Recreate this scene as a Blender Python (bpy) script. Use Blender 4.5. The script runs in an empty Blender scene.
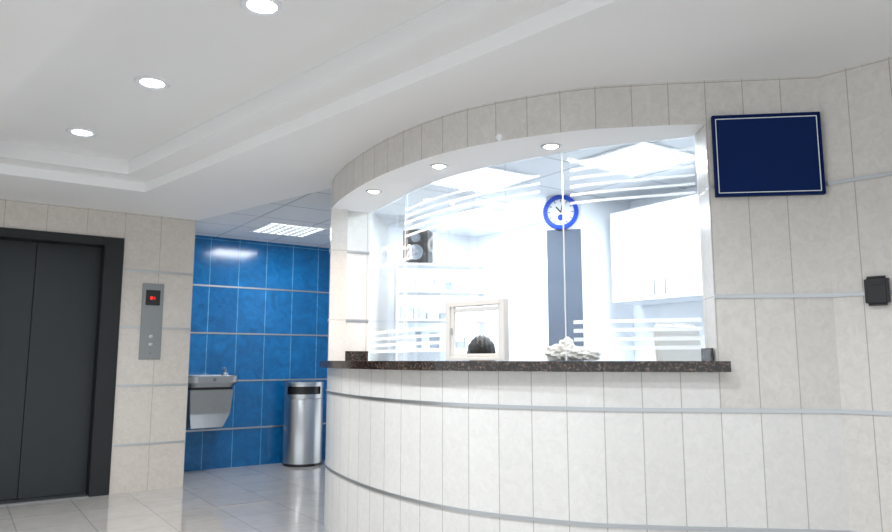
import bpy, bmesh, math, random
from mathutils import Vector, Matrix
from mathutils.geometry import tessellate_polygon
random.seed(4)
S=bpy.context.scene
S.view_settings.view_transform='Standard'
COL=S.collection
# ---------------------------------------------------------------- materials
def newmat(n):
    m=bpy.data.materials.new(n); m.use_nodes=True
    nt=m.node_tree; b=nt.nodes['Principled BSDF']; return m,nt,b
def mat(n,c,r=.5,metal=0,emit=None,es=0,noise=0,nscale=20,bump=0,spec=.5):
    m,nt,b=newmat(n)
    b.inputs['Base Color'].default_value=(*c,1); b.inputs['Roughness'].default_value=r
    b.inputs['Metallic'].default_value=metal; b.inputs['Specular IOR Level'].default_value=spec
    if emit: b.inputs['Emission Color'].default_value=(*emit,1); b.inputs['Emission Strength'].default_value=es
    if noise or bump:
        tc=nt.nodes.new('ShaderNodeTexCoord'); nz=nt.nodes.new('ShaderNodeTexNoise'); nz.inputs['Scale'].default_value=nscale; nz.inputs['Detail'].default_value=5
        nt.links.new(tc.outputs['Object'],nz.inputs['Vector'])
        if noise:
            mx=nt.nodes.new('ShaderNodeMix'); mx.data_type='RGBA'
            mx.inputs[6].default_value=(*[x*(1-noise) for x in c],1); mx.inputs[7].default_value=(*[min(1,x*(1+noise)) for x in c],1)
            nt.links.new(nz.outputs[0],mx.inputs[0]); nt.links.new(mx.outputs[2],b.inputs['Base Color'])
        if bump:
            bp=nt.nodes.new('ShaderNodeBump'); bp.inputs['Strength'].default_value=bump; bp.inputs['Distance'].default_value=.01
            nt.links.new(nz.outputs[0],bp.inputs['Height']); nt.links.new(bp.outputs[0],b.inputs['Normal'])
    return m
def tilemat(n,c1,c2,mortar,w,h,off=(0,0),rough=.25,ms=.003,mottle=.12,nscale=9,uv=True,rot=0,bump=.3,spec=.5,ior=1.5):
    m,nt,b=newmat(n); L=nt.links.new; b.inputs['IOR'].default_value=ior
    tc=nt.nodes.new('ShaderNodeTexCoord'); mp=nt.nodes.new('ShaderNodeMapping')
    mp.inputs['Location'].default_value=(off[0],off[1],0); mp.inputs['Rotation'].default_value=(0,0,rot)
    L(tc.outputs['UV' if uv else 'Object'],mp.inputs['Vector'])
    br=nt.nodes.new('ShaderNodeTexBrick'); br.offset=0; br.squash=1
    br.inputs['Scale'].default_value=1; br.inputs['Brick Width'].default_value=w; br.inputs['Row Height'].default_value=h
    br.inputs['Mortar Size'].default_value=ms; br.inputs['Mortar Smooth'].default_value=.2
    br.inputs['Color1'].default_value=(*c1,1); br.inputs['Color2'].default_value=(*c2,1); br.inputs['Mortar'].default_value=(*mortar,1)
    L(mp.outputs[0],br.inputs['Vector'])
    nz=nt.nodes.new('ShaderNodeTexNoise'); nz.inputs['Scale'].default_value=nscale; nz.inputs['Detail'].default_value=8; nz.inputs['Roughness'].default_value=.7
    nz.inputs['Distortion'].default_value=1.2
    L(tc.outputs['Object'],nz.inputs['Vector'])
    mr=nt.nodes.new('ShaderNodeMapRange'); mr.inputs[1].default_value=.3; mr.inputs[2].default_value=.7
    mr.inputs[3].default_value=1-mottle; mr.inputs[4].default_value=1+mottle*.4
    L(nz.outputs[0],mr.inputs[0])
    mx=nt.nodes.new('ShaderNodeMix'); mx.data_type='RGBA'; mx.blend_type='MULTIPLY'; mx.inputs[0].default_value=1
    L(br.outputs['Color'],mx.inputs[6]); L(mr.outputs[0],mx.inputs[7]); L(mx.outputs[2],b.inputs['Base Color'])
    b.inputs['Roughness'].default_value=rough; b.inputs['Specular IOR Level'].default_value=spec
    if bump:
        bp=nt.nodes.new('ShaderNodeBump'); bp.inputs['Strength'].default_value=bump; bp.inputs['Distance'].default_value=.003; bp.invert=True
        L(br.outputs['Fac'],bp.inputs['Height']); L(bp.outputs[0],b.inputs['Normal'])
    return m
def glassmat(n,tint=(.97,.99,1),refl=.5):
    m=bpy.data.materials.new(n); m.use_nodes=True; nt=m.node_tree; nt.nodes.clear(); L=nt.links.new
    o=nt.nodes.new('ShaderNodeOutputMaterial'); t=nt.nodes.new('ShaderNodeBsdfTransparent'); g=nt.nodes.new('ShaderNodeBsdfGlossy')
    t.inputs[0].default_value=(*tint,1); g.inputs['Roughness'].default_value=.01
    f=nt.nodes.new('ShaderNodeFresnel'); f.inputs[0].default_value=1.45; mu=nt.nodes.new('ShaderNodeMath'); mu.operation='MULTIPLY'; mu.inputs[1].default_value=refl
    x=nt.nodes.new('ShaderNodeMixShader'); L(f.outputs[0],mu.inputs[0]); L(mu.outputs[0],x.inputs[0]); L(t.outputs[0],x.inputs[1]); L(g.outputs[0],x.inputs[2]); L(x.outputs[0],o.inputs[0])
    return m
def vinylmat(n,a,c=(1,1,1)):
    m=bpy.data.materials.new(n); m.use_nodes=True; nt=m.node_tree; nt.nodes.clear(); L=nt.links.new
    o=nt.nodes.new('ShaderNodeOutputMaterial'); t=nt.nodes.new('ShaderNodeBsdfTransparent'); d=nt.nodes.new('ShaderNodeBsdfDiffuse'); tr=nt.nodes.new('ShaderNodeBsdfTranslucent')
    d.inputs[0].default_value=(*c,1); tr.inputs[0].default_value=(*c,1)
    ad=nt.nodes.new('ShaderNodeMixShader'); ad.inputs[0].default_value=.5
    x=nt.nodes.new('ShaderNodeMixShader'); x.inputs[0].default_value=a
    L(d.outputs[0],ad.inputs[1]); L(tr.outputs[0],ad.inputs[2]); L(t.outputs[0],x.inputs[1]); L(ad.outputs[0],x.inputs[2]); L(x.outputs[0],o.inputs[0])
    return m
ROW=.515
M={}
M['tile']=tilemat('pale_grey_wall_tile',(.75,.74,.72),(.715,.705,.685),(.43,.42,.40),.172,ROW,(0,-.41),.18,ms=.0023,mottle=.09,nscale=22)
M['tileShade']=tilemat('shaded_wall_tile',(.675,.65,.615),(.64,.615,.58),(.41,.39,.365),.172,ROW,(0,-.41),.20,ms=.0023,mottle=.12,nscale=22)  # same tile as the counter; dimmer, warmer light painted into its colour
M['tileL']=tilemat('beige_wall_tile_wide',(.66,.615,.565),(.63,.585,.535),(.42,.39,.355),.31,ROW,(0,-.41),.22,ms=.0025,mottle=.12,nscale=18)
M['blue']=tilemat('blue_wall_tile',(.006,.155,.41),(.005,.125,.35),(.12,.38,.62),.32,ROW,(-.25,-.41),.15,ms=.0042,mottle=.4,nscale=7)
M['floor']=tilemat('floor_tile',(.46,.44,.42),(.43,.41,.39),(.25,.24,.23),.45,.45,(0,.1),.04,uv=False,rot=math.radians(-35),ms=.003,mottle=.12,nscale=4,bump=.08,ior=2.2)
M['ctile']=tilemat('ceiling_tile',(.78,.81,.85),(.75,.78,.82),(.50,.53,.57),.6,.6,(.1,.25),.8,uv=False,rot=math.radians(-35),ms=.012,mottle=.06,nscale=30,bump=.3)
M['white']=mat('white_plaster',(.92,.925,.93),.75,noise=.015,nscale=3)
M['inwhite']=mat('white_painted_wall',(.91,.94,.98),.6,noise=.01,nscale=3)
M['lam']=mat('white_laminate',(.88,.90,.94),.35)
M['frame']=mat('cream_window_frame',(.80,.79,.77),.4)
M['grey']=mat('grey_paint',(.34,.39,.46),.6,noise=.03,nscale=4)  # plain grey of the worktop, some packs and the speaker cones
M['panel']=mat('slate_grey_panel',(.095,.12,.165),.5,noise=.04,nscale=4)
M['steel']=mat('brushed_steel',(.50,.52,.54),.30,1,noise=.06,nscale=60)
M['steel2']=mat('satin_steel_sheet',(.38,.40,.42),.34,1,noise=.08,nscale=30)
M['strip']=mat('steel_trim',(.46,.48,.50),.3,.9)
M['plate']=mat('call_plate_steel',(.26,.275,.285),.38,.9,noise=.05,nscale=40)
M['sdark']=mat('dark_steel',(.20,.21,.22),.35,.8)
M['elev']=mat('elevator_door_grey',(.020,.025,.028),.42,.3,noise=.1,nscale=2)
M['elevf']=mat('elevator_frame_grey',(.007,.009,.012),.45,.2)
M['black']=mat('black_plastic',(.008,.008,.010),.35)
M['navy']=mat('navy_panel',(.001,.015,.09),.6,noise=.05,nscale=3,spec=.12)
M['wl']=mat('white_line',(.85,.88,.92),.4)
M['bluep']=mat('blue_plastic',(.008,.07,.55),.3)
M['red']=mat('red_digits',(.8,.02,.01),.4,emit=(1,.03,.02),es=1.5)
M['glass']=glassmat('clear_glass',refl=.4)
M['vinyl']=vinylmat('frosted_vinyl',.5)
M['vinyl2']=vinylmat('lettering_vinyl',.65)
M['vinyl3']=vinylmat('very_faint_vinyl',.25)
M['bag']=mat('crumpled_paper',(.80,.75,.69),.7,noise=.05,nscale=15,bump=.05)
M['skin']=mat('skin',(.55,.33,.23),.5)
M['hair']=mat('black_hair',(.010,.009,.010),.45,noise=.3,nscale=90,bump=.6)
M['scrub']=mat('blue_uniform',(.03,.14,.50),.8,noise=.08,nscale=25)
M['trouser']=mat('dark_trousers',(.02,.02,.03),.8)
M['cushion']=mat('cream_upholstery',(.70,.67,.63),.8)
M['em']=mat('lamp_diffuser',(1,1,1),.5,emit=(.93,.97,1),es=9)
M['em2']=mat('troffer_diffuser',(1,1,1),.5,emit=(.90,.96,1),es=2.2)
M['emw']=mat('halogen_lens',(1,1,1),.5,emit=(1,.82,.60),es=25)
# granite
m,nt,b=newmat('brown_granite'); L=nt.links.new
tc=nt.nodes.new('ShaderNodeTexCoord'); vo=nt.nodes.new('ShaderNodeTexVoronoi'); vo.inputs['Scale'].default_value=130
nz=nt.nodes.new('ShaderNodeTexNoise'); nz.inputs['Scale'].default_value=60; nz.inputs['Detail'].default_value=6
cr_=nt.nodes.new('ShaderNodeValToRGB'); e=cr_.color_ramp.elements
e[0].position=.3; e[0].color=(.006,.005,.005,1); e[1].position=.82; e[1].color=(.22,.15,.12,1); x_=e.new(.56); x_.color=(.020,.012,.009,1)
mx=nt.nodes.new('ShaderNodeMix'); mx.data_type='RGBA'; mx.inputs[0].default_value=.5
L(tc.outputs['Object'],vo.inputs['Vector']); L(tc.outputs['Object'],nz.inputs['Vector']); L(vo.outputs['Color'],mx.inputs[6]); L(nz.outputs[0],mx.inputs[7])
L(mx.outputs[2],cr_.inputs[0]); L(cr_.outputs[0],b.inputs['Base Color']); b.inputs['Roughness'].default_value=.12
M['granite']=m
# ---------------------------------------------------------------- geometry helpers
def add(name,bm,mt,parent=None,smooth=False):
    me=bpy.data.meshes.new(name); bmesh.ops.recalc_face_normals(bm,faces=bm.faces[:]) ; bm.to_mesh(me); bm.free()
    o=bpy.data.objects.new(name,me); COL.objects.link(o)
    for x in (mt if isinstance(mt,(list,tuple)) else [mt]): me.materials.append(M[x])
    if smooth:
        for p in me.polygons: p.use_smooth=True
    if parent: o.parent=parent
    return o
def grp(name,loc=(0,0,0),rz=0):
    o=bpy.data.objects.new(name,None); COL.objects.link(o); o.location=loc; o.rotation_euler=(0,0,rz); o.empty_display_size=.1; return o
def cr(pts,n=10):
    P=[Vector(p) for p in pts]; P=[2*P[0]-P[1]]+P+[2*P[-1]-P[-2]]; out=[]
    for i in range(1,len(P)-2):
        a,b,c,d=P[i-1],P[i],P[i+1],P[i+2]
        for k in range(n):
            t=k/n; out.append(.5*((2*b)+(c-a)*t+(2*a-5*b+4*c-d)*t*t+(3*b-a-3*c+d)*t**3))
    out.append(P[-2].copy()); return out
def resample(pts,n):
    d=[0]
    for i in range(1,len(pts)): d.append(d[-1]+(pts[i]-pts[i-1]).length)
    out=[];j=0
    for k in range(n+1):
        s=d[-1]*k/n
        while j<len(pts)-2 and d[j+1]<s: j+=1
        f=(s-d[j])/max(1e-9,d[j+1]-d[j]); out.append(pts[j].lerp(pts[j+1],min(1,max(0,f))))
    return out
def length(pts): return sum((pts[i]-pts[i-1]).length for i in range(1,len(pts)))
def offs(pts,d):   # + = left of travel direction
    out=[]
    for i in range(len(pts)):
        a=pts[max(0,i-1)]; b=pts[min(len(pts)-1,i+1)]; t=(b-a).normalized(); out.append(pts[i]+Vector((-t.y,t.x))*d)
    return out
def band(name,A,B,z0,z1,mt,parent=None,u0=0,smooth=False):
    """solid between two matched polylines A (outer face) and B (inner)"""
    bm=bmesh.new(); uv=bm.loops.layers.uv.new('UVMap'); n=len(A); u=[u0]
    for i in range(1,n): u.append(u[-1]+(A[i]-A[i-1]).length)
    V=[[bm.verts.new((p.x,p.y,z)) for p in Q] for Q in (A,B) for z in (z0,z1)]
    A0,A1,B0,B1=V
    def f(vs,us):
        fc=bm.faces.new(vs)
        for l,c in zip(fc.loops,us): l[uv].uv=c
    for i in range(n-1):
        f((A0[i],A0[i+1],A1[i+1],A1[i]),((u[i],z0),(u[i+1],z0),(u[i+1],z1),(u[i],z1)))
        f((B0[i+1],B0[i],B1[i],B1[i+1]),((u[i+1],z0),(u[i],z0),(u[i],z1),(u[i+1],z1)))
        f((A1[i],A1[i+1],B1[i+1],B1[i]),((u[i],.05),(u[i+1],.05),(u[i+1],.3),(u[i],.3)))
        f((B0[i],B0[i+1],A0[i+1],A0[i]),((u[i],.3),(u[i+1],.3),(u[i+1],.05),(u[i],.05)))
    w=(A[0]-B[0]).length
    f((A0[0],A1[0],B1[0],B0[0]),((.02,z0),(.02,z1),(.02+w,z1),(.02+w,z0)))
    w=(A[-1]-B[-1]).length
    f((B0[-1],B1[-1],A1[-1],A0[-1]),((.02,z0),(.02,z1),(.02+w,z1),(.02+w,z0)))
    return add(name,bm,mt,parent,smooth)
def wall(name,p,q,z0,z1,th,mt,parent=None,u0=0):
    A=[Vector(p),Vector(q)]; return band(name,A,offs(A,th),z0,z1,mt,parent,u0)
def poly(name,outer,holes,z,mt,parent=None,th=.0,thdir=1):
    loops=[[Vector((p[0],p[1],0)) for p in outer]]+[[Vector((p[0],p[1],0)) for p in h] for h in holes]
    tr=tessellate_polygon(loops); flat=[v for l in loops for v in l]
    bm=bmesh.new(); vs=[bm.verts.new((v.x,v.y,z)) for v in flat]
    for t in tr:
        try: bm.faces.new([vs[i] for i in t])
        except Exception: pass
    return add(name,bm,mt,parent)
def prism(name,pts,z0,z1,mt,parent=None,bev=0):
    bm=bmesh.new(); b=[bm.verts.new((p[0],p[1],z0)) for p in pts]; t=[bm.verts.new((p[0],p[1],z1)) for p in pts]; n=len(pts)
    bm.faces.new(b); bm.faces.new(t)
    for i in range(n): bm.faces.new((b[i],b[(i+1)%n],t[(i+1)%n],t[i]))
    if bev: bmesh.ops.bevel(bm,geom=bm.edges[:],offset=bev,segments=2,affect='EDGES')
    return add(name,bm,mt,parent)
def box(name,c,s,mt,parent=None,bev=0,rz=0,rx=0,ry=0,smooth=False):
    bm=bmesh.new(); bmesh.ops.create_cube(bm,size=1); bmesh.ops.scale(bm,vec=s,verts=bm.verts)
    if bev: bmesh.ops.bevel(bm,geom=bm.edges[:],offset=bev,segments=3,affect='EDGES')
    bmesh.ops.transform(bm,matrix=Matrix.Translation(c)@Matrix.Rotation(rz,4,'Z')@Matrix.Rotation(ry,4,'Y')@Matrix.Rotation(rx,4,'X'),verts=bm.verts)
    return add(name,bm,mt,parent,smooth)
def lathe(name,prof,mt,parent=None,seg=40,M4=None,smooth=True):
    bm=bmesh.new(); rings=[]
    for r,z in prof: rings.append([bm.verts.new((r*math.cos(2*math.pi*k/seg),r*math.sin(2*math.pi*k/seg),z)) for k in range(seg)] if r>1e-6 else [bm.verts.new((0,0,z))])
    for a,b in zip(rings,rings[1:]):
        for k in range(seg):
            k2=(k+1)%seg
            if len(a)==1 and len(b)==1: continue
            if len(a)==1: bm.faces.new((a[0],b[k],b[k2]))
            elif len(b)==1: bm.faces.new((a[k],a[k2],b[0]))
            else: bm.faces.new((a[k],a[k2],b[k2],b[k]))
    if M4: bmesh.ops.transform(bm,matrix=M4,verts=bm.verts)
    o=add(name,bm,mt,parent,smooth)
    if smooth:
        md=o.modifiers.new('es','EDGE_SPLIT'); md.split_angle=math.radians(40)
    return o
def tube(name,pts,r,mt,parent=None):
    cu=bpy.data.curves.new(name,'CURVE'); cu.dimensions='3D'; cu.bevel_depth=r; cu.bevel_resolution=3; cu.use_fill_caps=True
    sp=cu.splines.new('POLY'); sp.points.add(len(pts)-1)
    for q,p in zip(sp.points,pts): q.co=(*p,1)
    o=bpy.data.objects.new(name,cu); COL.objects.link(o); cu.materials.append(M[mt]); 
    if parent: o.parent=parent
    return o
def lamp(name,kind,loc,power,color=(1,1,1),size=.1,rot=(0,0,0),parent=None,angle=None,sizey=None):
    l=bpy.data.lights.new(name,kind); l.energy=power; l.color=color
    if kind=='AREA':
        l.size=size
        if sizey: l.shape='RECTANGLE'; l.size_y=sizey
    else: l.shadow_soft_size=size
    if kind=='SPOT': l.spot_size=angle or 2.2; l.spot_blend=.8
    o=bpy.data.objects.new(name,l); COL.objects.link(o); o.location=loc; o.rotation_euler=rot
    if parent: o.parent=parent
    return o
def V2(x,y): return Vector((x,y))
# ---------------------------------------------------------------- plan
D1=V2(.819,.574)      # along elevator wall
N1=V2(.574,-.819)     # elevator wall normal towards lobby
DL=V2(.711,-.703)     # lobby corridor direction
A=V2(-2.40,6.6)
CEIL=2.48; TRAY1=2.555; TRAY2=2.66
face=cr([(-.70,7.05),(-.79,6.4),(-.86,5.7),(-.85,5.1),(-.47,4.27),(.02,3.66),(.567,3.34),(.946,3.25),(1.318,3.205),(1.75,3.155)],14)
i0=14*3                                   # index of pillar corner
left_part=face[:i0+1]
iR=min(range(len(face)),key=lambda i:abs(face[i].x-1.235))
front=resample(face[i0:iR+1],60)
diag=face[iR:]
glassc=resample(cr([(-.58,5.26),(-.037,4.265),(.64,3.67),(1.242,3.405)],16),60)
CORN=V2(1.75,3.155)
# ---------------------------------------------------------------- shell
poly('floor',[(-9,-6),(9,-6),(9,11),(-9,11)],[],0,'floor')
def W(b,off=0): return A+D1*b-N1*off   # off = behind wall
def wl(name,b0,b1,z0,z1): return wall(name,W(b0),W(b1),z0,z1,.18,'tileL',u0=b0+6.2)
wl('wall_elevator',-.62,0,0,CEIL); wl('wall_elevator_header',-1.96,-.62,2.24,CEIL); wl('wall_elevator_far',-5.5,-1.96,0,CEIL)
wall('wall_alcove_return',W(0,.181),W(0,1.2),0,2.5,.18,'tileL')
B0=V2(-2.70,7.53)
wall('wall_blue',B0-D1*.75,B0+D1*4,0,2.5,.15,'blue',u0=0)
Rend=CORN+DL*6
wall('wall_right',CORN,Rend,0,CEIL,.15,'tileShade',u0=.05)
# booth walls
uF=length(left_part)
lw=offs(left_part,.12)
band('wall_booth_side',left_part,lw,0,2.52,'tile')
band('wall_counter_front',front,offs(front,.12),0,1.095,'tile',u0=uF)
hd=band('wall_booth_header',front,glassc,2.265,2.52,'tileShade',u0=uF)
hd.data.materials.append(M['white'])
for p in hd.data.polygons:
    if abs(p.normal.z)>.5: p.material_index=1
uD=uF+length(front)
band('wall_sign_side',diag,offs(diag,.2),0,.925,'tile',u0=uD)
band('wall_sign_upper',diag,offs(diag,.2),.925,2.52,'tileShade',u0=uD)  # split off so the upper tiles take the shaded colour
pl=[front[0]+V2(0.0,.02),V2(-.58,5.26)]
band('wall_booth_pillar',pl,[pl[0]+V2(.03,.12),pl[1]+V2(-.03,.12)],1.145,2.265,'tile',u0=.06)
def trims(prefix,pts,zs,n0,th=.006,h=.018):
    A_=offs(pts,-th)
    for k,z in enumerate(zs): band('trim_%d'%(n0+k),A_,offs(pts,.002),z-h/2,z+h/2,'strip')
Z=[.41,.925,1.44,1.955]
trims('',front,Z[:2],1); trims('',diag,Z,3); trims('',[CORN,Rend],Z,7); trims('',left_part,Z,11)
trims('',[W(-.62),W(0)],Z,15); trims('',[B0-D1*.7,B0+D1*3.9],Z,19); trims('',pl,Z[2:],23)
# lobby ceiling
K1=V2(-2.406,5.466)
def para(ins):
    s=-ins/.7071; wy=(.574*s-ins)/(.819+.574); wx=s-wy
    c1=K1+V2(wx,wy)
    wd=(1.338-2*ins)/.985; c2=c1-D1*wd
    Ln=6.6-2*ins
    return [c1,c2,c2+DL*Ln,c1+DL*Ln]
o1=para(0); o2=para(.2)
BB=V2(-.88,5.3)
outer=[W(-5.5),W(0),BB,V2(-.78,5.2)]+offs(face[i0:],.04)[3:]+[Rend,V2(3,-5),V2(-7,-4)]
poly('ceiling',outer,[o1],CEIL,'white')
poly('ceiling_tray_ledge',o1,[o2],TRAY1,'white')
poly('ceiling_tray_top',o2,[],TRAY2,'white')
poly('light_block_slab',[(-9,-5),(9,-5),(9,11),(-9,11)],[],2.9,'white')  # unseen slab, added to stop world light leaking through ceiling gaps
def riser(name,q,z0,z1):
    bm=bmesh.new(); n=len(q)
    b=[bm.verts.new((p.x,p.y,z0)) for p in q]; t=[bm.verts.new((p.x,p.y,z1)) for p in q]
    for i in range(n): bm.faces.new((b[i],b[(i+1)%n],t[(i+1)%n],t[i]))
    add(name,bm,'white')
riser('trim_31',o1,CEIL,TRAY1); riser('trim_32',o2,TRAY1,TRAY2)
# alcove ceiling
poly('ceiling_alcove',[W(0),BB,V2(-.76,5.2)]+offs(left_part,.05)[::-1][3:]+[V2(-.1,7.6),V2(.9,8.4),V2(.6,9.9),B0-D1*.75,W(0,1.2)],[],2.5,'ctile')
riser_=[W(0),BB]
band('trim_33',riser_,offs(riser_,.02),CEIL,2.502,'white')
# booth interior
IC=V2(.332,7.68); e2=V2(-.574,.819)
IL=V2(-.72,6.93); IR=IC-e2*5.0
wall('wall_interior_left',IL,IC,0,2.5,.1,'inwhite')
wall('wall_interior_back',IC,IR,0,2.5,.1,'inwhite')
wall('wall_interior_right',IR,V2(1.80,3.32),0,2.5,.1,'inwhite')
poly('ceiling_interior',[IC,IR,V2(1.80,3.2)]+[glassc[k] for k in range(60,-1,-6)]+[V2(-.78,5.3),V2(-.76,6.4),IL],[],2.5,'ctile')
colp=[V2(.835,5.72),V2(1.11,5.65),V2(1.575,5.9),V2(1.19,6.44)]
prism('wall_column',colp,0,2.5,'inwhite')
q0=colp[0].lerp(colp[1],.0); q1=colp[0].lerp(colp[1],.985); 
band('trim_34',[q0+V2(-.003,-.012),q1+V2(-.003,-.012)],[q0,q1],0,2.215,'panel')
# ---------------------------------------------------------------- counter
co=offs(front,-.065)
A_=co[:]; A_[-1]=A_[-1]+V2(.04,-.004)
inn=offs(glassc,.22)
ct=grp('granite_counter')
band('countertop',A_,inn,1.097,1.145,'granite',ct)
band('upstand_left',[pl[0]+V2(.01,-.012),pl[1]+V2(.0,-.012)],[pl[0]+V2(.01,0),pl[1]],1.145,1.215,'granite',ct)
box('upstand_right',(1.222,3.30,1.175),(.014,.12,.06),'granite',ct)
# ---------------------------------------------------------------- glazing
gz=grp('window_1')
gi=glassc
def idx_ratio(r): return min(range(61),key=lambda i:abs(gi[i].x/gi[i].y-r))
iA=idx_ratio(-.058); iB=idx_ratio(.172); h0=idx_ratio(.0014); h1=idx_ratio(.0855)
def gpart(i,j,z0,z1,n):
    seg=gi[i:j+1]; band('pane_%d'%n,seg,offs(seg,.008),z0,z1,'glass',gz)
gpart(0,iA,1.146,2.264,1); gpart(iA,h0,1.146,2.264,2); gpart(h0,h1,1.50,2.264,3); gpart(h1,iB,1.146,2.264,4); gpart(iB,60,1.146,2.264,5)
p=gi[iB]; box('joint_a',(p.x,p.y-.002,1.705),(.005,.012,1.118),'lam',gz)
p=gi[iA]; box('joint_b',(p.x,p.y,1.705),(.004,.010,1.118),'lam',gz)
def stripes(i,j,zs,h,tag):
    seg=offs(gi[i:j+1],-.002)
    for k,z in enumerate(zs): band('vinyl_%s_%d'%(tag,k),seg,offs(seg,.001),z,z+h,'vinyl',gz)
top=[2.195,2.15,2.105,2.06,2.015,1.97]; bot=[1.20,1.245,1.29,1.335]
sE=idx_ratio(.138); sF=idx_ratio(.185)
stripes(iA,sE,top[1:],.013,'tl'); stripes(sF,60,top,.014,'tr'); stripes(0,h0-1,bot,.020,'bl'); stripes(h1+2,sE,bot,.017,'bm'); stripes(sF,60,bot,.020,'br')
def onglass(s,z,d):
    acc=0
    for i in range(1,61):
        l=(gi[i]-gi[i-1]).length
        if acc+l>=s or i==60:
            tt=(gi[i]-gi[i-1]).normalized(); q=gi[i-1]+tt*(s-acc); nn=V2(tt.y,-tt.x); q=q+nn*(.004+d); return (q.x,q.y,z)
        acc+=l
def wrap(name,text,size,s0,z0,mt):
    cu=bpy.data.curves.new(name,'FONT'); cu.body=text; cu.size=size; cu.extrude=0.0004
    t=bpy.data.objects.new(name+'_t',cu); COL.objects.link(t); bpy.context.view_layer.update()
    me=bpy.data.meshes.new_from_object(t.evaluated_get(bpy.context.evaluated_depsgraph_get())); bpy.data.objects.remove(t)
    for v in me.vertices: v.co=onglass(s0+v.co.x,z0+v.co.y,v.co.z)
    me.materials.clear(); me.materials.append(M[mt]); o=bpy.data.objects.new(name,me); COL.objects.link(o); o.parent=gz
wrap('lettering','Clínica',.22,.20,1.81,'vinyl2')
bm=bmesh.new(); R1=[];R2=[]
for k in range(49):
    a=2*math.pi*k/48; R1.append(bm.verts.new(onglass(1.34+.34*math.cos(a),1.87+.10*math.sin(a),0))); R2.append(bm.verts.new(onglass(1.34+.31*math.cos(a),1.865+.08*math.sin(a),0)))
for k in range(48): bm.faces.new((R1[k],R1[k+1],R2[k+1],R2[k]))
add('logo_ellipse',bm,'vinyl3',gz)
# ---------------------------------------------------------------- service hatch
a=gi[h0]; b_=gi[h1]; t=(b_-a).normalized(); ang=math.atan2(t.y,t.x); w=(b_-a).length; mid=(a+b_)/2
hf=grp('service_hatch',(mid.x,mid.y,1.147),ang)
H=.345
for n,(cx,cz,sx,sz) in {'stile_l':(-w/2+.016,H/2,.032,H),'stile_r':(w/2-.016,H/2,.032,H),'head':(0,H-.016,w-.06,.032),'sill':(0,.011,w-.06,.022)}.items():
    box(n,(cx,0,cz),(sx,.045,sz),'frame',hf,bev=.003)
iw=w-.064; ih=H-.054
for n,(cx,cz,sx,sz) in {'sash_l':(-iw/2+.018,.022+ih/2,.022,ih),'sash_r':(iw/2-.010,.022+ih/2,.018,ih),'sash_t':(.004,.022+ih-.020,iw-.05,.020),'sash_b':(.004,.031,iw-.05,.016)}.items():
    box(n,(cx,-.006,cz),(sx,.022,sz),'frame',hf,bev=.002)
box('latch',(-iw/2+.018,-.024,.17),(.010,.014,.04),'steel',hf,bev=.003)
# ---------------------------------------------------------------- elevator
el=grp('door_1')
def Pb(b,off): p=W(b,off); return (p.x,p.y)
def ebox(n,b0,b1,o0,o1,z0,z1,mt,bev=0): return prism(n,[Pb(b0,o0),Pb(b1,o0),Pb(b1,o1),Pb(b0,o1)],z0,z1,mt,el,bev)
ebox('casing_right',-.78,-.622,-.02,.22,0,2.238,'elevf',.004); ebox('casing_left',-1.958,-1.80,-.02,.22,0,2.238,'elevf',.004)
ebox('casing_head',-1.80,-.78,-.02,.22,2.16,2.238,'elevf',.004)
ebox('leaf_right',-1.286,-.782,.14,.18,.012,2.158,'elev',.003); ebox('leaf_left',-1.798,-1.29,.155,.195,.012,2.158,'elev',.003)
ebox('backing',-1.798,-.782,.196,.215,.0,2.158,'black'); ebox('threshold',-1.798,-.782,-.015,.14,.0,.01,'sdark')
# call panel
p=W(-.352,-.006); cp=grp('elevator_call_panel',(p.x,p.y,1.50),math.atan2(D1.y,D1.x))
box('plate',(0,0,0),(.185,.012,.69),'plate',cp,bev=.003)
box('display',(0,-.008,.215),(.125,.008,.14),'black',cp,bev=.004)
for k,(dx,dz,sx,sz) in enumerate([(-.012,.222,.020,.005),(-.012,.211,.020,.005),(-.012,.200,.020,.005),(-.022,.211,.004,.026),(.014,.211,.004,.026),(-.003,.217,.004,.012)]):
    box('digit_%d'%k,(dx,-.0135,dz),(sx,.002,sz),'red',cp)
for k,dz in enumerate((-.14,-.21)):
    lathe('button_%d'%k,[(0,0),(.018,0),(.018,.006),(.014,.009),(0,.009)],'steel',cp,24,Matrix.Translation((0,-.006,dz))@Matrix.Rotation(math.pi/2,4,'X'))
lathe('keyhole',[(0,0),(.010,0),(.010,.004),(0,.004)],'sdark',cp,16,Matrix.Translation((0,-.006,-.29))@Matrix.Rotation(math.pi/2,4,'X'))
# ---------------------------------------------------------------- sign
ds=(CORN-V2(1.25,3.213)); sa=math.atan2(ds.y,ds.x); sm=V2(1.50,3.155+ (1.75-1.50)*.116)
sg=grp('blue_sign_board',(sm.x-.001,sm.y-.014,2.099),sa)
box('panel',(0,0,0),(.476,.016,.385),'navy',sg)
for n,c,s in (('frame_t',(0,-.004,.1915),(.484,.022,.007)),('frame_b',(0,-.004,-.1915),(.484,.022,.007)),('frame_l',(-.2385,-.004,0),(.007,.022,.385)),('frame_r',(.2385,-.004,0),(.007,.022,.385))): box(n,c,s,'navy',sg)
for n,c,s in (('line_t',(0,-.009,.178),(.455,.003,.0035)),('line_b',(0,-.009,-.178),(.455,.003,.0035)),('line_l',(-.226,-.009,0),(.0035,.003,.356)),('line_r',(.226,-.009,0),(.0035,.003,.356))): box(n,c,s,'wl',sg)
# access reader
p=V2(1.877,3.027); rd=grp('access_card_reader',(p.x-.012,p.y-.012,1.447),math.atan2(DL.y,DL.x))
box('body',(0,0,0),(.095,.034,.128),'black',rd,bev=.012,smooth=False); box('window',(0,-.018,.03),(.05,.004,.014),'black',rd,bev=.001)
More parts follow.
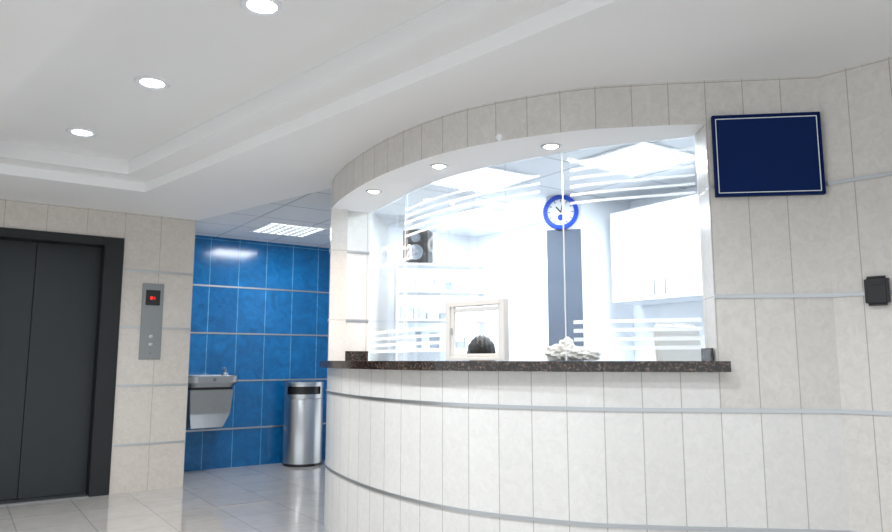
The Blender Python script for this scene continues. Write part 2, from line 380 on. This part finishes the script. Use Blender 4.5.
# small round disc on the header face
k=min(range(61),key=lambda i:abs(front[i].x-.29)); p=front[k]
lathe('header_disc',[(0,0),(.018,0),(.018,.006),(.010,.014),(0,.015)],'lam',None,20,Matrix.Translation((p.x,p.y,2.285))@Matrix.Rotation(math.radians(-28),4,'Z')@Matrix.Rotation(math.pi/2,4,'X'))
# ---------------------------------------------------------------- drinking fountain
fa=.118; c=B0+D1*fa; fr=math.atan2(D1.y,D1.x)
wf=grp('drinking_fountain',(c.x,c.y,0),fr)   # local -y = out of wall
def loft(name,secs,mt,parent,bev=0):
    bm=bmesh.new(); R=[]
    for (x0,x1,y0,y1,z) in secs: R.append([bm.verts.new(q) for q in ((x0,y0,z),(x1,y0,z),(x1,y1,z),(x0,y1,z))])
    bm.faces.new(R[0]); bm.faces.new(R[-1])
    for a,b in zip(R,R[1:]):
        for i in range(4): bm.faces.new((a[i],a[(i+1)%4],b[(i+1)%4],b[i]))
    if bev: bmesh.ops.bevel(bm,geom=bm.edges[:],offset=bev,segments=2,affect='EDGES')
    return add(name,bm,mt,parent)
loft('cabinet',[(-.16,.17,-.20,-.004,.45),(-.205,.205,-.31,-.004,.60),(-.22,.22,-.34,-.004,.845)],'steel2',wf,.006)
loft('dark_band',[(-.21,.21,-.33,-.004,.846),(-.21,.21,-.33,-.004,.872)],'black',wf)
def rr(w,d,r,n=6):
    out=[]
    for cx,cy,a0 in ((w/2-r,-r,0),(-w/2+r,-r,90),(-w/2+r,-d+r,180),(w/2-r,-d+r,270)):
        for k in range(n+1):
            a=math.radians(a0+90*k/n); out.append((cx+r*math.cos(a),cy+r*math.sin(a)))
    return out
bm=bmesh.new(); prev=None
for (sc,z) in ((.86,.873),(1.0,.92),(1.0,.985),(.96,.992),(.9,.985),(.6,.95),(.2,.94)):
    q=rr(.52,.40,.09); cx,cy=0,-.19
    ring=[bm.verts.new((cx+(x-cx)*sc,cy-.008+(y-cy)*sc,z)) for x,y in q]
    if prev:
        for i in range(len(ring)): bm.faces.new((prev[i],prev[(i+1)%len(ring)],ring[(i+1)%len(ring)],ring[i]))
    else: bm.faces.new(ring)
    prev=ring
bm.faces.new(prev); add('basin',bm,'steel2',wf)
tube('spout',[(.17,-.2,.985),(.17,-.2,1.04),(.165,-.21,1.06),(.15,-.23,1.065),(.14,-.24,1.055)],.014,'steel',wf)
lathe('spout_base',[(0,0),(.036,0),(.036,.026),(.022,.040),(.016,.045),(0,.045)],'steel',wf,24,Matrix.Translation((.17,-.2,.985)))
lathe('push_button',[(0,0),(.018,0),(.018,.012),(0,.014)],'sdark',wf,20,Matrix.Translation((0,-.398,.95))@Matrix.Rotation(math.pi/2,4,'X'))
# ---------------------------------------------------------------- trash bin
tb=grp('steel_trash_bin',(-1.60,8.00,0),math.radians(12))
R=.215
lathe('base',[(0,0),(R*.97,0),(R*.97,.03),(0,.03)],'black',tb)
lathe('drum',[(0,.03),(R,.03),(R,.72),(R*.985,.725),(0,.725)],'steel',tb,64)
bm=bmesh.new(); seg=64
def inside(k): a=360*(k+.5)/seg; return 215<=a<=325
zs=[.728,.775,.860,.885]
ringz=[[bm.verts.new((R*math.cos(2*math.pi*k/seg),R*math.sin(2*math.pi*k/seg),z)) for k in range(seg)] for z in zs]
for j in range(3):
    for k in range(seg):
        if j==1 and inside(k): continue
        bm.faces.new((ringz[j][k],ringz[j][(k+1)%seg],ringz[j+1][(k+1)%seg],ringz[j+1][k]))
add('hood',bm,'steel',tb)
lathe('inner_liner',[(R*.93,.73),(R*.93,.883)],'black',tb)
lathe('lid',[(R,.883),(R*1.01,.89),(R*.98,.908),(R*.6,.922),(0,.928)],'steel',tb,64)
# ---------------------------------------------------------------- downlights
for k in range(5):
    x,y=-2.434+.822*k,4.52-.845*k
    d=grp('ceiling_downlight',(x,y,TRAY2)); 
    lathe('ring',[(.062,-.001),(.064,-.006),(.085,-.010),(.092,-.006),(.093,0)],'lam',d,40)
    lathe('lens',[(0,-.003),(.063,-.003)],'em',d,32)
    lamp('bulb','SPOT',(0,0,-.02),110,(.93,.97,1),.06,(0,0,0),d,2.6)
for (x,y,pw) in ((-.48,4.557,38),(-.04,3.945,18),(.552,3.564,14)):
    d=grp('soffit_spotlight',(x,y,2.265))
    lathe('ring',[(.036,-.001),(.038,-.005),(.048,-.007),(.054,-.004),(.055,0)],'strip',d,32)
    lathe('lens',[(.0,-.012),(.025,-.010),(.037,-.003)],'emw',d,24)
    lamp('bulb','SPOT',(0,0,-.02),pw,(1,.72,.50),.03,(0,0,0),d,2.6)
def troffer(x,y,z,rz,p,mt='em2',n=0,s=.56,col=(.90,.96,1)):
    d=grp('ceiling_light_panel',(x,y,z),rz)
    box('diffuser',(0,0,-.004),(s,s,.006),mt,d)
    for nme,c,sz in (('f1',(0,s/2+.012,-.006),(s+.05,.024,.012)),('f2',(0,-s/2-.012,-.006),(s+.05,.024,.012)),('f3',(s/2+.012,0,-.006),(.024,s,.012)),('f4',(-s/2-.012,0,-.006),(.024,s,.012))): box(nme,c,sz,'lam',d)
    for k in range(n):
        q=-s/2+s*(k+1)/(n+1)
        box('louvre_a%d'%k,(q,0,-.012),(.006,s,.012),'strip',d); box('louvre_b%d'%k,(0,q,-.012),(s,.006,.012),'strip',d)
    lamp('tube_light','AREA',(0,0,-.03),p,col,s*.9,(0,0,0),d)
troffer(-1.64,7.17,2.498,math.radians(35),26,n=6)
troffer(.37,6.5,2.498,math.radians(35),42)
troffer(1.3,4.6,2.498,math.radians(35),36)
troffer(.25,5.1,2.498,math.radians(35),30)
# ---------------------------------------------------------------- interior furniture
be=-e2; ca=math.atan2(be.y,be.x)
c0=IC+be*2.26; wc=grp('wall_cabinet',(c0.x,c0.y,0),ca)   # local x along wall, local -y into room
box('carcass',(.72,-.175,1.97),(1.44,.33,.74),'lam',wc)
for k in range(3):
    box('door_%d'%k,(.24+.48*k,-.35,1.97),(.470,.018,.732),'lam',wc,bev=.004); box('pull_%d'%k,(.24+.48*k+(.19 if k%2==0 else -.19),-.366,1.70),(.012,.014,.12),'steel',wc,bev=.003)
bc=grp('base_cabinet',(c0.x,c0.y,0),ca)
box('carcass',(.72,-.25,.45),(1.44,.48,.86),'lam',bc); box('worktop',(.72,-.26,.90),(1.46,.52,.04),'grey',bc)
for k in range(3): box('door_%d'%k,(.24+.48*k,-.50,.45),(.472,.018,.80),'lam',bc,bev=.003); box('pull_%d'%k,(.24+.48*k,-.516,.78),(.12,.014,.012),'steel',bc)
# shelving unit
sh=grp('shelving_unit',(-.06,6.72,0),math.radians(8))
for x in (-.42,.42): box('side%d'%x,(x,0,1.03),(.02,.3,2.06),'lam',sh)
for k,z in enumerate((.1,.5,.9,1.25,1.52,1.79,2.05)): box('board_%d'%k,(0,0,z),(.82,.3,.02),'lam',sh)
pb=grp('medicine_boxes',(-.06,6.72,0),math.radians(8))
for z in (1.26,1.53,1.80):
    x=-.38
    i=0
    while x<.36:
        w=random.uniform(.04,.09); h=random.uniform(.06,.16)
        if random.random()<.8: box('pack_%d_%d'%(int(z*100),i),(x+w/2,-.05,z+h/2),(w*.92,.1,h),random.choice(['lam','lam','grey','inwhite','cushion','lam','bluep' if random.random()<.3 else 'lam']),pb)
        x+=w; i+=1
st=grp('stereo_speaker',(-.27,6.70,2.061),math.radians(-12))
box('cabinet',(0,0,.165),(.25,.2,.33),'black',st,bev=.008)
for z,r in ((.11,.075),(.25,.045)): lathe('cone%d'%(z*100),[(r,0),(r,.008),(r*.85,.008),(r*.4,-.0),(r*.3,.006),(0,.010)],'grey',st,28,Matrix.Translation((0,-.101,z))@Matrix.Rotation(math.pi/2,4,'X'))
# clock on column
cn=(colp[1]-colp[0]).normalized(); cm=(colp[0]+colp[1])/2+V2(cn.y,-cn.x)*.014
zc=1.15+ .2125*5.68
ck=grp('wall_clock',(cm.x-.02,cm.y,zc),math.atan2(cn.y,cn.x))
RX=Matrix.Rotation(math.pi/2,4,'X')
lathe('rim',[(.145,0),(.145,.025),(.137,.034),(.112,.034),(.108,.022)],'bluep',ck,56,RX)
lathe('dial',[(0,.018),(.112,.018)],'wl',ck,48,RX)
for k in range(12):
    a=math.radians(30*k); box('mark_%d'%k,(.095*math.sin(a),-.0195,.095*math.cos(a)),(.006,.002,.020),'black',ck,ry=a)
a=math.radians(-40); box('hour_hand',(.028*math.sin(a),-.022,.028*math.cos(a)),(.010,.002,.062),'black',ck,ry=a)
a=math.radians(15); box('minute_hand',(.04*math.sin(a),-.024,.04*math.cos(a)),(.007,.002,.09),'black',ck,ry=a)
lathe('logo',[(0,.0195),(.026,.0195)],'bluep',ck,24,Matrix.Translation((0,0,-.045))@RX)
# office chair
def chair(x,y,rz,seat=.46):
    g=grp('office_chair',(x,y,0),rz)
    for k in range(5):
        a=2*math.pi*k/5; tube('leg_%d'%k,[(0,0,.10),(.27*math.cos(a),.27*math.sin(a),.07)],.018,'black',g)
        lathe('castor_%d'%k,[(0,-.02),(.028,-.02),(.028,.02),(0,.02)],'black',g,16,Matrix.Translation((.27*math.cos(a),.27*math.sin(a),.028))@Matrix.Rotation(math.pi/2,4,'X'))
    tube('post',[(0,0,.08),(0,0,seat-.06)],.025,'steel',g)
    box('seat',(0,0,seat-.035),(.46,.45,.07),'cushion',g,bev=.025)
    box('backrest',(0,.23,seat+.44),(.42,.06,.46),'cushion',g,bev=.028,rx=-.1)
    tube('back_bar',[(0,.05,seat-.06),(0,.26,seat-.05),(0,.27,seat+.3)],.016,'steel',g)
    return g
chair(.215,4.86,math.radians(8)); 
chair(1.62,4.35,math.radians(30),.72)
# crumpled bags on counter inside glass
def blob(bm,c,s,seed,n=3,rz=0):
    g=bmesh.ops.create_icosphere(bm,subdivisions=n,radius=1); rnd=random.Random(seed)
    ph=[rnd.uniform(0,6.28) for _ in range(6)]
    for v in g['verts']:
        d=v.co.normalized(); f=1+.16*math.sin(5*d.x+ph[0])*math.sin(6*d.y+ph[1])+.14*math.sin(9*d.z+ph[2]+4*d.x)+rnd.uniform(-.03,.03)
        q=Vector((d.x*s[0]*f,d.y*s[1]*f,max(d.z*f,-.8)*s[2])); q=Matrix.Rotation(rz,3,'Z')@q
        v.co=q+Vector(c)
bm=bmesh.new()
blob(bm,(.61,3.93,1.185),(.06,.05,.048),1); blob(bm,(.70,3.885,1.183),(.065,.05,.045),2,rz=.4); blob(bm,(.79,3.84,1.175),(.05,.04,.035),3); blob(bm,(.67,3.92,1.225),(.045,.04,.045),5)
add('crumpled_paper_bags',bm,'bag')
# ---------------------------------------------------------------- seated clerk
def skinbody(name,verts,edges,mt,parent,sub=2):
    me=bpy.data.meshes.new(name); me.from_pydata([v[0] for v in verts],edges,[]); o=bpy.data.objects.new(name,me); COL.objects.link(o)
    me.materials.append(M[mt]); md=o.modifiers.new('s','SKIN'); md.use_smooth_shade=True
    sk=me.skin_vertices[0].data if me.skin_vertices else None
    if sk is None:
        bpy.context.view_layer.objects.active=o; bpy.ops.object.mode_set(mode='EDIT'); bpy.ops.object.mode_set(mode='OBJECT'); sk=me.skin_vertices[0].data
    for i,v in enumerate(verts): r=v[1]; sk[i].radius=(r,r) if not isinstance(r,tuple) else r; sk[i].use_root=(i==0)
    s=o.modifiers.new('ss','SUBSURF'); s.levels=sub; s.render_levels=sub; o.parent=parent; return o
cl=grp('seated_clerk',(.215,4.80,0),math.radians(5))   # faces -y
bv=[((0,.03,.55),(.15,.11)),((0,.02,.68),(.14,.10)),((0,-.01,.84),(.15,.105)),((0,-.05,.98),(.12,.085)),((0,-.075,1.05),(.055,.055)),
    ((.17,-.05,.97),.055),((.22,-.10,.74),.043),((.12,-.30,.80),.034),((-.17,-.05,.97),.055),((-.22,-.10,.74),.043),((-.12,-.30,.80),.034)]
skinbody('uniform_top',bv,[(0,1),(1,2),(2,3),(3,4),(3,5),(5,6),(6,7),(3,8),(8,9),(9,10)],'scrub',cl)
lv=[((0,.03,.55),(.14,.11)),((.10,-.02,.54),.085),((.12,-.36,.53),.06),((.12,-.37,.30),.05),((.12,-.36,.09),.036),((-.10,-.02,.54),.085),((-.12,-.36,.53),.06),((-.12,-.37,.30),.05),((-.12,-.36,.09),.036)]
skinbody('trousers',lv,[(0,1),(1,2),(2,3),(3,4),(0,5),(5,6),(6,7),(7,8)],'trouser',cl)
for sx in (-1,1):
    box('shoe%d'%sx,(.12*sx,-.41,.04),(.085,.24,.075),'black',cl,bev=.03)
    hx=.12*sx
    hv=[((hx,-.29,.80),.030),((hx-.01*sx,-.34,.80),(.036,.018)),((hx-.02*sx,-.385,.80),(.040,.016))]
    ed=[(0,1),(1,2)]
    for f in range(4):
        o_=(f-1.5)*.019; ln=[.062,.074,.07,.055][f]; n0=len(hv)
        hv+=[((hx-.02*sx+o_,-.40-ln*.35,.80),.009),((hx-.02*sx+o_*1.05,-.40-ln*.7,.792),.0085),((hx-.02*sx+o_*1.05,-.40-ln,.778),.007)]
        ed+=[(2,n0),(n0,n0+1),(n0+1,n0+2)]
    n0=len(hv); hv+=[((hx-.055*sx,-.36,.795),.011),((hx-.07*sx,-.395,.785),.009)]; ed+=[(1,n0),(n0,n0+1)]
    skinbody('hand%d'%sx,hv,ed,'skin',cl,1)
# head bent forward
hg=bpy.data.objects.new('head',None); COL.objects.link(hg); hg.parent=cl; hg.location=(0,-.10,1.08); hg.rotation_euler=(math.radians(38),0,0)
skinbody('neck',[((0,.0,-.02),.052),((0,-.005,.05),.050),((0,-.01,.10),.05)],[(0,1),(1,2)],'skin',hg,1)
bm=bmesh.new(); bmesh.ops.create_uvsphere(bm,u_segments=40,v_segments=28,radius=1)
for v in bm.verts:
    x,y,z=v.co; w=.074*(1-.22*max(0,-z)**1.5); d=.092*(1-.12*max(0,-z)); 
    yy=y*d; 
    if y<0: yy=y*.088
    v.co=(x*w,yy-.012*max(0,-z),z*.115+.12)
    if y<-.6 and abs(z-.02)<.16: v.co.y+=.006*(1-abs(z-.02)/.16)
add('skull_face',bm,'skin',hg,True)
bm=bmesh.new(); blobv=bmesh.ops.create_cone(bm,segments=10,radius1=.017,radius2=.006,depth=.05,cap_ends=True); bmesh.ops.transform(bm,matrix=Matrix.Translation((0,-.094,.112))@Matrix.Rotation(-.3,4,'X'),verts=bm.verts); add('nose',bm,'skin',hg,True)
box('mouth',(0,-.090,.062),(.042,.010,.010),'cushion',hg,bev=.004)
for sx in (-1,1):
    lathe('eye%d'%sx,[(0,.012),(.008,.009),(.012,0),(0,-.01)],'wl',hg,16,Matrix.Translation((.028*sx,-.076,.125))@RX)
    lathe('iris%d'%sx,[(0,.0130),(.005,.0118)],'black',hg,12,Matrix.Translation((.028*sx,-.0765,.125))@RX)
    box('ear%d'%sx,(.074*sx,.005,.115),(.014,.035,.058),'skin',hg,bev=.006)
bm=bmesh.new(); bmesh.ops.create_uvsphere(bm,u_segments=48,v_segments=32,radius=1)
for v in list(bm.verts):
    if v.co.z<-.15 and v.co.y<.25 or v.co.z<-.75 or (v.co.y<-.72 and v.co.z<.35): bm.verts.remove(v)
rnd=random.Random(3)
for v in bm.verts:
    x,y,z=v.co; f=1+.03*math.sin(22*x+5*z)+rnd.uniform(-.012,.012); v.co=(x*.094*f,y*.110*f+.004,z*.132*f+.132)
add('hair',bm,'hair',hg,True)
# ---------------------------------------------------------------- world, lights, camera
wd=bpy.data.worlds.new('World'); S.world=wd; wd.use_nodes=True
bg=wd.node_tree.nodes['Background']; bg.inputs[0].default_value=(.93,.97,1,1); bg.inputs[1].default_value=1.65
cam=bpy.data.cameras.new('camera'); co_=bpy.data.objects.new('camera',cam); COL.objects.link(co_)
co_.location=(0,0,1.15); co_.rotation_euler=(math.radians(97.65),0,0); cam.lens=28.25; cam.sensor_width=36; cam.clip_start=.05
S.camera=co_
